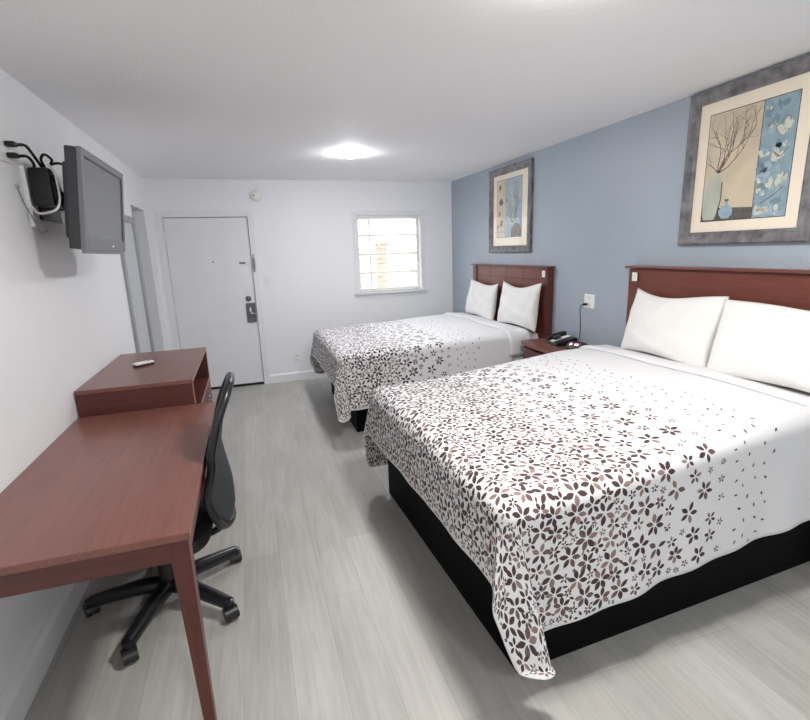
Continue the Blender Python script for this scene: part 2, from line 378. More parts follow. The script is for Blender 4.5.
m = MB(); m.box(WX0+.03, WX1-.03, D+.081, D+.085, WZ0+.03, WZ1-.03); m.build('window_pane', M['window_glass'], win)
# mini blind
bl = thing('window_blind', 'white horizontal mini blind hanging in the bright window', 'blind', ((WX0+WX1)/2, D+.03, WZ1))
m = MB(); m.box(WX0+.006, WX1-.006, D+.012, D+.045, WZ1-.03, WZ1-.001, .003); m.build('headrail', M['white_plastic'], bl)
m = MB(); z = WZ1-.045
while z > WZ0+.03:
    T = Matrix.Translation(((WX0+WX1)/2, D+.029, z)) @ Matrix.Rotation(math.radians(30), 4, 'X')
    m.box(-(WX1-WX0)/2+.012, (WX1-WX0)/2-.012, -.0115, .0115, -.0004, .0004, T=T); z -= .0235
m.build('slats', M['slat'], bl)
m = MB(); m.box(WX0+.012, WX1-.012, D+.018, D+.040, WZ0+.006, WZ0+.018, .002); m.build('bottom_rail', M['white_plastic'], bl)
m = MB(); m.tube([(WX0+.12, D+.008, WZ1-.03), (WX0+.122, D+.006, WZ1-.42)], .004, 8); m.build('tilt_wand', M['ivory'], bl)
m = MB(); m.tube([(WX1-.035, D+.010, WZ1-.03), (WX1-.033, D+.008, WZ1-.55)], .0022, 6); m.lathe([(.004, 0), (.007, .012), (.003, .03)], 10, Matrix.Translation((WX1-.033, D+.008, WZ1-.58))); m.build('lift_cord', M['mirror_frame'], bl)
# outside, seen through the blind
m = MB(); m.box(-6, 14, D+.3, 30, -.12, -.1); struct(m.build('ground', M['concrete']))
m = MB(); m.box(-2, 11, 15, 15.3, -.1, 1.75); struct(m.build('wall_outside', M['stucco']))
m = MB(); m.box(3.0, 3.15, 7.9, 8.05, -.1, 1.68); m.box(2.97, 3.18, 7.87, 8.08, -.1, .1, .01); m.box(2.97, 3.18, 7.87, 8.08, 1.68, 1.74, .01)
tag(m.build('brick_pillar', M['brick']), 'tan brick walkway pillar outside the window', 'pillar')

# ------------------------------------------------------------------ ceiling lamps
def lamp(x, y, mat, label, r=.088):
    t = thing('ceiling_lamp', label, 'ceiling light', (x, y, H), 'flush ceiling lamps')
    T = Matrix.Translation((x, y, H))
    m = MB(); m.lathe([(r-.01, -.012), (r-.006, -.006), (r-.006, -.0005)], 40, T); m.build('rim', M['white_plastic'], t, 40)
    m = MB(); m.lathe([(.001, -.040)]+[(r*math.sin(a*PI/2/8), -.012-.028*math.cos(a*PI/2/8)) for a in range(1, 9)], 32, T); m.build('diffuser', mat, t, 180)
lamp(1.87, 4.46, M['lamp_glow_far'], 'glowing round flush ceiling light near the far wall')
lamp(1.93, 1.38, M['lamp_glow'], 'round flush ceiling light over the foot of the nearer bed', .15)
lamp(1.75, -1.45, M['fill_glow_rear'], 'added unseen fill light behind the camera, shaped as a flush ceiling light', .15)  # added fill, brightens the near bed's side that faces the camera

# ================================================================== BEDS
TH = .07                                             # roundness of the mattress edge
class Bed:
    def __init__(s, x0, y0, y1, zf, zh, seed, swing=.07, shift=0.0, cap=.6): s.cap = cap; s.x0, s.y0, s.y1, s.zf, s.zh, s.seed, s.swing, s.shift = x0, y0, y1, zf, zh, seed, swing, shift
    def zt(s, x): 
        t = np.clip((x-(s.x0+.1))/1.55, 0, 1); return s.zf+(s.zh-s.zf)*t*t*(3-2*t)*.6+(s.zh-s.zf)*t*.4
LF, LN, BW, XH = .345, .575, 1.61, 1.66     # cloth drop at foot and sides, bed width, length from foot to cloth head
# flat cloth coordinates: a = along (0 at mattress foot edge, negative hangs), b = across (0 near edge .. BW far edge)
A0, A1, B0, B1 = TH-LF, XH, TH-LN, BW-TH+LN
def cloth(bed, a, b):
    """flat cloth point(s) -> lying and hanging over the mattress"""
    a = np.asarray(a, float); b = np.asarray(b, float)+bed.shift
    ca = np.maximum(a, TH); cb = np.clip(b, TH, BW-TH)
    da, db = a-ca, b-cb; d = np.hypot(da, db)+1e-12
    sgn = np.where(b < BW/2, -1.0, 1.0)
    phi = np.arctan2(np.abs(db), np.abs(da)+1e-12)            # 0 = foot side, 90deg = long side
    arcl = TH*PI/2; ang = np.minimum(d/TH, PI/2)
    fall = np.maximum(d-arcl, 0); ramp = np.clip(fall/.45, 0, 1.3)
    off = TH*np.sin(ang)
    corner = (np.abs(da) > 1e-9) & (np.abs(db) > 1e-9)
    q = np.where(np.abs(db) > np.abs(da), ca*1.0, cb+3.0)      # position along the edge
    wave = .5+.5*np.sin(q*9.0+bed.seed)*np.cos(q*4.3+1.7*bed.seed)
    wave2 = np.sin(q*23+bed.seed*2)
    flare = ramp*(.016+.020*wave+.006*wave2*ramp)
    p0 = math.radians(66)
    g = np.exp(-((phi-p0)/math.radians(19))**2)
    g2 = np.exp(-((phi-math.radians(24))/math.radians(11))**2)
    flare = flare+np.where(b < BW/2, 1.0, .55)*np.where(corner, ramp**1.1*(.095*g+.045*g2), 0)
    off = off+flare
    ux = np.where(d > 1e-9, da/d, 0); uy = np.where(d > 1e-9, db/d, 0)
    # tail of the corner swings to the long side
    swing = np.where(corner, np.where(b < BW/2, bed.swing, .07)*g*ramp, 0)
    lat = np.where(corner, .17*(phi-p0)*np.sin(2*phi)*ramp, 0)   # the hanging corner spreads sideways
    x = ca+ux*off+swing+lat*np.sin(phi); y = cb+uy*off-np.sign(uy)*-1*lat*-np.cos(phi)
    top = bed.zt(bed.x0+np.maximum(x, 0))
    sag = .006*hashn(a*3.1+bed.seed, b*2.7, bed.seed)*np.clip(1-d/.05, 0, 1)
    crown = .018*(1-((cb-BW/2)/(BW/2))**2)
    drop = fall*(1+np.where(b < BW/2, .22, .12)*ramp*np.where(corner, g, 0)); drop = np.where(drop > bed.cap, bed.cap+(drop-bed.cap)*.18, drop)
    z = top-TH*(1-np.cos(ang))-drop+(sag+crown*np.clip(1-d/.08, 0, 1))*1.0
    return np.stack([bed.x0+x, bed.y0+y, z], -1)

def flower_layout():
    rr = random.Random(21); cells = {}; out = []
    def free(x, y, r, slack):
        i, j = int(x//.14), int(y//.14)
        for di in (-1, 0, 1):
            for dj in (-1, 0, 1):
                for (u, v, s) in cells.get((i+di, j+dj), ()):
                    if (u-x)**2+(v-y)**2 < ((r+s)*slack)**2: return False
        return True
    def put(x, y, r, kind): cells.setdefault((int(x//.14), int(y//.14)), []).append((x, y, r)); out.append((x, y, r, kind))
    def dens(a): return 1 if a < .45 else max(0.0, 1-(a-.45)/.62)
    for (r0, r1, tries, lim, slack, pw) in ((.040, .053, 6000, .95, .74, 1.0), (.028, .037, 20000, .98, .72, 1.0), (.016, .023, 40000, 1.02, .78, .8)):
        for _ in range(tries):
            x, y = rr.uniform(A0+.01, lim), rr.uniform(B0+.01, B1-.01); r = rr.uniform(r0, r1)
            thin = max(0.0, min(1.0, (x-.45)/.58)); open_ = 1+.6*thin           # flowers stand farther apart towards the head
            if rr.random() > (1-thin)**pw*.9+.1: continue
            if x-r < A0+.004 or y-r < B0+.004 or y+r > B1-.004: continue
            if free(x, y, r, slack*open_): put(x, y, r, 'flower')
    for _ in range(60000):                                   # loose petals in the gaps and thinning out towards the head
        x, y = rr.uniform(A0+.012, 1.34), rr.uniform(B0+.012, B1-.012)
        if x < .5:
            r = rr.uniform(.009, .015)
            if free(x, y, r, .80): put(x, y, r, 'petal')
        elif x > .78:
            p = min(1, (x-.72)/.2)*max(0, 1-(x-.95)/.39)*.4; r = rr.uniform(.009, .0125)
            if rr.random() < p and free(x, y, r, 2.3): put(x, y, r, 'petal')
    return out
def petal_outline(cx, cy, ang, r0, r1, w):
    """pointed ellipse from radius r0 to r1 along ang"""
    n = 4; L = []; R = []
    for k in range(n+1):
        t = k/n; rad = r0+(r1-r0)*t; hw = w*math.sin(PI*t)**.8 if 0 < k < n else 0
        c, s = math.cos(ang), math.sin(ang)
        L.append((cx+rad*c-hw*s, cy+rad*s+hw*c))
        if 0 < k < n: R.append((cx+rad*c+hw*s, cy+rad*s-hw*c))
    return R + [L[n]] + L[1:n][::-1] + [L[0]]                # counter-clockwise ring
def make_cloth_flat():
    rr = random.Random(5); verts = []; faces = []; fm = []
    for (x, y, r, kind) in flower_layout():
        ux, uy = x-(A0+.11), min(y-(B0+.11), (B1-.11)-y)
        if ux < 0 and uy < 0 and math.hypot(ux, uy) > .105-r: continue
        if kind == 'flower':
            n = 5 if rr.random() < .6 else 6; a0 = rr.uniform(0, 2*PI)
            for k in range(n):
                if x > .62 and rr.random() < .06: continue
                ang = a0+k*2*PI/n+rr.uniform(-.1, .1); q = rr.random()
                mi = (1 if q < .58 else 2 if q < .82 else 3) if x > -.05 or True else 1
                rl = r*rr.uniform(.9, 1.0)
                pts = petal_outline(x, y, ang, r*.13, rl, r*.215*rr.uniform(.85, 1.1))
                faces.append(list(range(len(verts), len(verts)+len(pts)))); verts += pts; fm.append(mi)
        else:
            ang = rr.uniform(0, 2*PI); q = rr.random(); mi = 1 if q < .45 else 2 if q < .75 else 3
            if x > .8: mi = 1 if q < .5 else 2
            pts = petal_outline(x-r*math.cos(ang), y-r*math.sin(ang), ang, 0, 2*r, r*.46)
            faces.append(list(range(len(verts), len(verts)+len(pts)))); verts += pts; fm.append(mi)
    npet = len(faces); RC = .11
    def outside(x, y):                                      # rounded cloth corners at the foot
        ux, uy = x-(A0+RC), min(y-(B0+RC), (B1-RC)-y)
        return ux < 0 and uy < 0 and math.hypot(ux, uy) > RC-.004
    st = .02
    na, nb = int(round((A1-A0)/st)), int(round((B1-B0)/st)); base = len(verts)
    gi = {}
    for i in range(na+1):
        for j in range(nb+1):
            jx = (0 if i in (0, na) else rr.uniform(-.003, .003)); jy = (0 if j in (0, nb) else rr.uniform(-.003, .003))
            x, y = A0+(A1-A0)*i/na+jx, B0+(B1-B0)*j/nb+jy
            if outside(x, y): continue
            gi[i, j] = len(verts); verts.append((x, y))
    def arcpts(cx, cy, a0):
        o = []
        for k in range(1, 12):
            a = a0+k*PI/2/12; o.append(len(verts)); verts.append((cx+RC*math.cos(a), cy+RC*math.sin(a)))
        return o
    ok = lambda seq: [gi[k] for k in seq if k in gi]
    ring = ok([(i, 0) for i in range(na+1)])+ok([(na, j) for j in range(1, nb+1)])+ok([(i, nb) for i in range(na-1, -1, -1)])
    ring += arcpts(A0+RC, B1-RC, PI/2)
    ring += ok([(0, j) for j in range(nb-1, 0, -1)])+arcpts(A0+RC, B0+RC, PI)
    faces.append(ring)
    V, _, F, _, _, of = delaunay_2d_cdt([Vector(v) for v in verts], [], faces, 1, 1e-5)
    mi = []
    for o in of:
        k = [i for i in o if i < npet]; mi.append(fm[k[0]] if k else 0)
    return np.array([tuple(v) for v in V]), [tuple(f) for f in F], mi
CV, CF, CM = make_cloth_flat()

def bedspread(bed, label, lin_label):
    P = cloth(bed, CV[:, 0], CV[:, 1])
    # hem irregularity
    root = Vector((bed.x0, bed.y0+BW/2, bed.zf))
    me = bpy.data.meshes.new('bedspread'); me.from_pydata([tuple(Vector(p)-root) for p in P], [], CF)
    for k in ('cloth_white', 'petal_dark', 'petal_mid', 'petal_taupe'): me.materials.append(M[k])
    me.polygons.foreach_set('material_index', CM); me.polygons.foreach_set('use_smooth', [True]*len(CF))
    ob = bpy.data.objects.new('bedspread', me); COL.objects.link(ob); ob.location = root
    so = ob.modifiers.new('thick', 'SOLIDIFY'); so.thickness = .004; so.offset = -1
    # make sure the outside faces out
    n = me.polygons[0].normal
    if sum(p.normal.z for p in me.polygons) < 0: me.flip_normals()
    return tag(ob, label, 'bedspread', 'printed bedspreads')

def bed_build(bed, base, label):
    bx0, bx1, by0, by1 = base
    t = thing('bed', label, 'bed', ((bx0+bx1)/2, (by0+by1)/2, 0), 'double beds')
    m = MB(); m.box(bx0, bx1, by0, by1, 0, .455, .004); b = m.build('bed_base', M['black_base'], t)
    # mattress follows the slight rise to the head, 8 mm below the cloth
    n = 24; vs = []; fs = []
    xs = [bed.x0+.012+(3.485-bed.x0-.012)*i/n for i in range(n+1)]
    prof = [(bed.y0+.012, .458), (bed.y0+.012, -.085), (bed.y0+.04, -.035), (bed.y0+.10, -.014)]+[(bed.y0+BW*k/8, -.014) for k in range(1, 8)]+[(bed.y0+BW-.10, -.014), (bed.y0+BW-.04, -.035), (bed.y0+BW-.012, -.085), (bed.y0+BW-.012, .458)]
    for i, x in enumerate(xs):
        e = [.06, .02, .004][i] if i < 3 and False else (0.045 if i == 0 else .012 if i == 1 else 0)
        for (y, z) in prof: vs.append((x, y, z if z > 0 else float(bed.zt(x))+z-e))
    k = len(prof)
    for i in range(n):
        for j in range(k-1): fs.append((i*k+j, i*k+j+1, (i+1)*k+j+1, (i+1)*k+j))
        fs.append((i*k+k-1, i*k, (i+1)*k, (i+1)*k+k-1))
    fs += [tuple(range(k)), tuple(n*k+j for j in range(k))[::-1]]
    m = MB(); m.add(vs, fs); m.build('mattress', M['mattress'], t, 40)
    return t
def sheet_build(bed, label):
    """white sheet showing between bedspread and pillows, turned back over the bedspread head"""
    m = MB(); n = 60; vs = []; fs = []
    aa = [XH-.055, XH-.04, XH-.02, XH+.01, XH+.05, XH+.10, XH+.155, XH+.19]
    up = [.004, .013, .016, .016, .012, .008, .006, .004]
    bs = np.linspace(TH-.30, BW-TH+.30, n+1)
    for i, a in enumerate(aa):
        w = np.array([a]*len(bs))+.012*np.sin(bs*5+bed.seed)
        P = cloth(bed, w, bs)
        # push outwards along the drape
        cy = np.clip(bs, TH, BW-TH); dy = bs-cy; s = np.clip(np.abs(dy)/.11, 0, 1)*np.sign(dy)
        for k in range(n+1): vs.append((P[k][0], P[k][1]+s[k]*up[i], P[k][2]+up[i]*(1-abs(s[k]))))
    r = n+1
    for i in range(len(aa)-1):
        for k in range(n): fs.append((i*r+k, i*r+k+1, (i+1)*r+k+1, (i+1)*r+k))
    m.add(vs, fs); o = m.build('bed_sheet', M['cloth_white'], None, 180, origin=(bed.x0+XH, bed.y0+BW/2, bed.zh))
    so = o.modifiers.new('thick', 'SOLIDIFY'); so.thickness = .003; so.offset = 0
    return tag(o, label, 'sheet', 'white bed sheets')
def pillow(yc, zb, xb, w, h, lean, label, seed, rot=0.0, thick=.15):
    nu, nv = 36, 26; vs = []; fs = []
    rr = random.Random(seed); ph = [rr.uniform(0, 6) for _ in range(6)]
    def P(u, v, side):
        # u,v in -1..1 ; concave seams, ears at the corners
        k = 1-.065*(1-abs(v)**2)*abs(u)**3; l = 1-.13*(1-abs(u)**2.2)*abs(v)**3
        Y = u*w/2*k*(1+.015*math.sin(v*3+ph[0])); Z = v*h/2*l*(1+.02*math.sin(u*2.6+ph[1]))+.012*math.sin(u*3+ph[4])*(v+1)/2
        e = max(0.0, (1-u*u))**.42*max(0.0, (1-v*v))**.42
        th = thick/2*e*(1+.12*math.sin(2.2*u+ph[2])*math.sin(1.8*v+ph[3])-.34*v)
        wr = (.005*math.sin(9*u+4*v+ph[4])+.004*math.sin(5*u-11*v+ph[5])+.003*math.sin(17*u*(1+.3*v)+6*v+ph[0]))*e
        return (-(th+wr) if side else th, Y, Z+h/2)
    T = Matrix.Translation((xb, yc, zb)) @ Matrix.Rotation(lean, 4, 'Y') @ Matrix.Rotation(rot, 4, 'X')
    idx = {}
    def vert(i, j, side):
        edge = i in (0, nu) or j in (0, nv); key = (i, j, 0 if edge else side)
        if key not in idx:
            idx[key] = len(vs); u = -1+2*i/nu; v = -1+2*j/nv
            u = math.sin(u*PI/2)*.35+u*.65; v = math.sin(v*PI/2)*.35+v*.65
            vs.append(tuple(T @ Vector(P(u, v, side))))
        return idx[key]
    for s in (0, 1):
        for i in range(nu):
            for j in range(nv): fs.append((vert(i, j, s), vert(i+1, j, s), vert(i+1, j+1, s), vert(i, j+1, s)))
    m = MB(); m.add(vs, fs); o = m.build('pillow', M['pillow'], None, 180, origin=(xb, yc, zb))
    return tag(o, label, 'pillow', 'white bed pillows')
def headboard(y0, y1, ztop, label, grooves):
    xf, xb = 3.503, W-.004
    t = thing('headboard', label, 'headboard', (xb, (y0+y1)/2, .25), 'wooden headboards')
    m = MB(); m.box(xf, xb, y0+.09, y1-.09, .25, ztop-.02); m.build('panel', M['headboard'], t)
    for a in (y0, y1-.09):
        m = MB(); m.box(xf-(.012 if grooves else .0005), xb, a, a+.09, .02, ztop-.02, .003 if grooves else .0003); m.build('side_post', M['cherry_z'] if grooves else M['headboard'], t)
    m = MB(); m.box(xf-.028, xb, y0-.02, y1+.02, ztop-.016, ztop, .005); m.build('top_ledge', M['headboard'], t)
    if grooves:
        m = MB(); n = 4
        for k in range(1, n):
            y = y0+.09+(y1-y0-.18)*k/n; m.box(xf-.0012, xf+.002, y-.003, y+.003, .6, ztop-.022)
        m.box(xf-.0012, xf+.002, y0+.09, y1-.09, ztop-.132, ztop-.126); m.build('groove_lines', M['groove'], t)
    return t
def switch_plate(y, z, label):
    t = thing('switch_plate', label, 'switch', (3.49, y, z), 'small switches on the headboards')
    m = MB(); m.box(3.481, 3.4905, y-.021, y+.021, z-.03, z+.03, .003); m.build('plate', M['white_plastic'], t)
    m = MB(); m.box(3.477, 3.482, y-.009, y+.009, z-.016, z+.016, .002); m.build('button', M['ivory'], t)

bedA = Bed(1.61, 1.255, 0, .752, .852, .4, .13, .03, .50)
bedB = Bed(1.54, 3.88, 0, .752, .80, 2.1, .02, .05, .455)
bed_a = bed_build(bedA, (1.722, 3.47, 1.325, 2.855), 'nearer double bed on a black box base beside the floor aisle')
bed_build(bedB, (1.70, 3.49, 4.02, 5.40), 'farther double bed on a black box base below the window')
def spin(o, deg, px=1.73, py=1.327):
    """turn a finished thing about the nearer bed's foot corner"""
    a = math.radians(deg); R = Matrix.Rotation(a, 3, 'Z'); p = Vector((px, py, 0)); o.location = p+R @ (o.location-p); o.rotation_euler.z += a
SKEW = 2.4
spin(bed_a, SKEW)
spin(bedspread(bedA, 'white bedspread with brown flower print on the nearer bed', ''), SKEW)
bedspread(bedB, 'white bedspread with brown flower print on the bed near the window', '')
spin(sheet_build(bedA, 'white sheet edge below the pillows of the nearer bed'), SKEW)
sheet_build(bedB, 'white sheet edge below the pillows of the far bed')
headboard(1.27, 2.815, 1.43, 'cherry headboard below the vase and blue blossom picture', False)
headboard(3.80, 5.33, 1.405, 'cherry headboard with panel grooves in the far corner', True)
switch_plate(2.745, 1.355, 'small white switch on the headboard of the nearer bed')
switch_plate(3.85, 1.335, 'small white switch on the headboard of the far bed')
pillow(2.345, .848, 3.345, .69, .44, math.radians(14), 'white pillow on the nearer bed, next to the nightstand side', 3, .02)
pillow(1.635, .848, 3.33, .74, .44, math.radians(14), 'white pillow on the nearer bed, cut off by the photo edge', 8, -.03)
pillow(4.17, .80, 3.385, .70, .44, math.radians(9), 'white pillow on the far bed, next to the nightstand', 5, -.02)
pillow(4.97, .80, 3.385, .68, .42, math.radians(9), 'white pillow on the far bed, next to the corner', 12, .02)

# ================================================================== NIGHTSTAND
def nightstand():
    x0, x1, y0, y1, zt = 3.215, W-.018, 3.0, 3.77, .753
    t = thing('nightstand', 'cherry nightstand with bowed front between the two beds', 'nightstand', ((x0+x1)/2, (y0+y1)/2, 0))
    def bow(off, n=14): return [(x0+off-.055*(1-((y-(y0+y1)/2)/((y1-y0)/2))**2), y) for y in [y1-(y1-y0)*i/n for i in range(n+1)]]
    pts = bow(0)+[(x1, y0), (x1, y1)]
    m = MB(); m.prism(pts, zt-.026, zt, 'z'); m.build('top', M['top'], t)
    m = MB(); m.box(x0+.03, x1, y0+.015, y0+.035, .05, zt-.026); m.box(x0+.03, x1, y1-.035, y1-.015, .05, zt-.026); m.box(x1-.015, x1, y0+.035, y1-.035, .05, zt-.026); m.box(x0+.05, x1-.015, y0+.035, y1-.035, .05, .07); m.build('carcass', M['cherry_z'], t)
    for za, zb in ((.405, .705), (.075, .385)):
        b2 = [(p[0]+.012, p[1]) for p in bow(0)]; b2 = [p for p in b2 if y0+.02 < p[1] < y1-.02]; b2 = b2+[(x0+.06, y0+.04), (x0+.06, y1-.04)]
        m = MB(); m.prism(b2, za, zb, 'z'); dr = m.build('drawer', M['cherry_y'], t)
        yc = y1-.19
        for yy in (yc-.09, yc+.09):
            m = MB(); m.lathe([(.006, 0), (.006, .02), (.013, .026), (.011, .034), (.004, .036)], 14, Matrix.Translation((x0-.028, yy, zb-.06)) @ Matrix.Rotation(-PI/2, 4, 'Y'))
            m.build('knob', M['metal'], dr, 40)
    m = MB(); m.box(x0+.06, x1-.02, y0+.03, y1-.03, 0, .05); m.build('plinth', M['groove'], t)
nightstand()
NZ = .753
# telephone
ph = thing('telephone', 'black desk telephone with a white insert on the nightstand', 'telephone', (3.43, 3.47, NZ))
T = Matrix.Translation((3.43, 3.47, NZ)) @ Matrix.Rotation(math.radians(-8), 4, 'Z')
m = MB(); m.prism([(-.10, 0), (.09, 0), (.09, .062), (.08, .066), (-.095, .024), (-.10, .018)], -.105, .105, 'y', T); m.build('body', M['black_plastic'], ph, 30)
sl = math.atan2(.042, .175); T2 = T @ Matrix.Translation((-.005, 0, .0465)) @ Matrix.Rotation(-sl, 4, 'Y')
m = MB(); m.box(-.085, .085, -.018, .042, -.002, .0015, .001, T=T2); m.build('faceplate', M['paper'], ph)
m = MB()
for i in range(4):
    for j in range(3): m.box(-.055+i*.017, -.043+i*.017, -.010+j*.017, .002+j*.017, .001, .005, .001, T=T2)
m.build('keypad', M['black_plastic'], ph)
m = MB(); m.box(-.088, -.04, .052, .1, -.004, .032, .012, 3, T2); m.box(.04, .09, .052, .1, -.004, .032, .012, 3, T2); m.box(-.06, .06, .058, .094, .016, .036, .009, 3, T2); m.build('handset', M['black_plastic'], ph, 40)
# alarm clock
ck = thing('alarm_clock', 'small black rounded alarm clock with plum face on the nightstand', 'clock', (3.40, 3.215, NZ))
T = Matrix.Translation((3.40, 3.215, NZ)) @ Matrix.Rotation(math.radians(22), 4, 'Z')
m = MB(); prof = [(-.05, 0), (.055, 0), (.06, .02), (.045, .05), (.02, .062), (-.01, .058), (-.045, .03), (-.055, .01)]
nn = 12; vs = []; fs = []
for i in range(nn+1):
    y = -1+2*i/nn; s = (1-abs(y)**3.5)**.5*.8+.2 if abs(y) < 1 else .2
    for (a, b) in prof: vs.append((a*s, y*.10, b*s if b > 0 else 0))
k = len(prof)
for i in range(nn):
    for j in range(k): fs.append((i*k+j, i*k+(j+1) % k, (i+1)*k+(j+1) % k, (i+1)*k+j))
fs += [tuple(range(k)), tuple(nn*k+j for j in range(k))]
m.add(vs, fs, T); m.build('body', M['black_plastic'], ck, 50)
T3 = T @ Matrix.Translation((-.031, 0.012, .0415)) @ Matrix.Rotation(math.radians(-39), 4, 'Y')
m = MB(); m.box(-.02, .022, -.066, .060, -.003, .004, .004, 2, T3); fc = m.build('face', M['clock_face'], ck); 
m = MB()
for yy in (-.034, -.010, .022): m.box(-.009, .011, yy-.0035, yy+.0035, .004, .0048, T=T3)
for yy in (-.022, .034): m.box(-.009, -.004, yy-.009, yy+.006, .004, .0048, T=T3); m.box(.005, .010, yy-.009, yy+.006, .004, .0048, T=T3)
m.build('digits', M['clock_mark'], fc)
# outlet on the blue wall, with the clock's plug
def outlet(name, label, cx, cy, cz, axis, plugs=True, w=.075, h=.115, group='wall outlets'):
    t = thing(name, label, 'outlet', (cx, cy, cz), group)
    if axis == 'x-': T = Matrix.Translation((cx, cy, cz)) @ Matrix.Rotation(-PI/2, 4, 'Z')
    elif axis == 'x+': T = Matrix.Translation((cx, cy, cz)) @ Matrix.Rotation(PI/2, 4, 'Z')
    else: T = Matrix.Translation((cx, cy, cz))
    m = MB(); m.box(-w/2, w/2, -.006, 0, -h/2, h/2, .003, T=T); m.build('cover_plate', M['white_plastic'], t)
    for s in (-1, 1):
        m = MB(); m.mat(M['ivory']); m.box(-.016, .016, -.008, -.005, s*.027-.014, s*.027+.014, .002, T=T)
        m.mat(M['gap']); m.box(-.008, -.006, -.0085, -.007, s*.027-.004, s*.027+.006, T=T); m.box(.006, .008, -.0085, -.007, s*.027-.004, s*.027+.006, T=T); m.build('socket', None, t)
    return t
outlet('wall_outlet', 'white wall outlet on the blue wall above the nightstand', W, 3.30, 1.128, 'x-', w=.125)
m = MB()
m.box(W-.04, W-.009, 3.315, 3.338, 1.093, 1.112, .004)
m.tube(smoothpath([(W-.038, 3.327, 1.102), (W-.055, 3.333, 1.096), (W-.062, 3.338, 1.05), (W-.055, 3.335, .95), (W-.058, 3.33, .85), (W-.075, 3.328, .79), (W-.098, 3.327, .775)], 8), .0035, 8)
m.build('power_cord', M['cable_black'], ck, 40)
outlet('wall_outlet', 'white wall outlet low on the white wall beside the bed foot', 1.40, D, .30, 'y-')
# light switch, smoke detector
sw = thing('light_switch', 'white light switch on the wall beside the entry door', 'switch', (1.11, D, 1.285))
m = MB(); m.box(1.075, 1.147, D-.006, D, 1.23, 1.345, .003); m.build('cover_plate', M['white_plastic'], sw)
m = MB(); m.box(1.106, 1.116, D-.018, D-.005, 1.278, 1.300, .002); m.build('toggle', M['ivory'], sw)
sd = thing('smoke_detector', 'round white smoke detector high on the wall above the door', 'smoke detector', (1.083, D, 2.267))
T = Matrix.Translation((1.083, D, 2.267)) @ Matrix.Rotation(PI/2, 4, 'X')
m = MB(); m.lathe([(.068, 0), (.07, .01), (.068, .016)], 32, T); m.build('mount_ring', M['ivory'], sd, 40)
m = MB(); m.lathe([(.06, .016), (.06, .028), (.05, .038), (.02, .042), (.001, .042)], 32, T); m.build('cover', M['white_plastic'], sd, 40)
m = MB(); m.lathe([(.012, .042), (.012, .045), (.001, .046)], 16, T @ Matrix.Translation((-.025, .0, 0))); m.build('button', M['mirror_frame'], sd, 40)

# ================================================================== PICTURES
def picture(y0, y1, z0, z1, label, art_fn, fw=.072):
    """frame on the right wall, facing -x; y0 near edge, y1 far edge"""
    t = thing('framed_picture', label, 'picture', (W, (y0+y1)/2, (z0+z1)/2), 'framed prints on the blue wall')
    m = MB(); xw = W-.002
    # moulded profile: (depth from wall, inward distance)
    prof = [(0, 0), (.026, 0), (.034, .008), (.034, .02), (.028, .034), (.022, .05), (.024, .06), (.018, fw), (0, fw)]
    def ring(dx, ins): return [(xw-dx, y1-ins, z0+ins), (xw-dx, y0+ins, z0+ins), (xw-dx, y0+ins, z1-ins), (xw-dx, y1-ins, z1-ins)]
    vs = []; fs = []
    for (dx, ins) in prof: vs += ring(dx, ins)
    n = len(prof)
    for i in range(n):
        j = (i+1) % n
        for k in range(4): fs.append((i*4+k, i*4+(k+1) % 4, j*4+(k+1) % 4, j*4+k))
    m.add(vs, fs); fr = m.build('frame', M['pic_frame'], t)
    m = MB(); vs = []; fs = []
    for (dx, ins) in [(.0195, fw-.012), (.0205, fw-.006), (.0135, fw), (.0125, fw)]: vs += ring(dx, ins)
    for i in range(3):
        for k in range(4): fs.append((i*4+k, i*4+(k+1) % 4, (i+1)*4+(k+1) % 4, (i+1)*4+k))
    m.add(vs, fs); m.build('inner_lip', M['pic_lip'], fr)
    m = MB(); m.box(xw-.010, xw-.002, y0+fw-.004, y1-fw+.004, z0+fw-.004, z1-fw+.004); m.build('mat_board', M['mat_board'], t)
    art_fn(t, xw-.0103)
    m = MB(); m.box(xw-.0130, xw-.0122, y0+fw-.002, y1-fw+.002, z0+fw-.002, z1-fw+.002); m.build('glazing', M['picture_glass'], t)
    return t
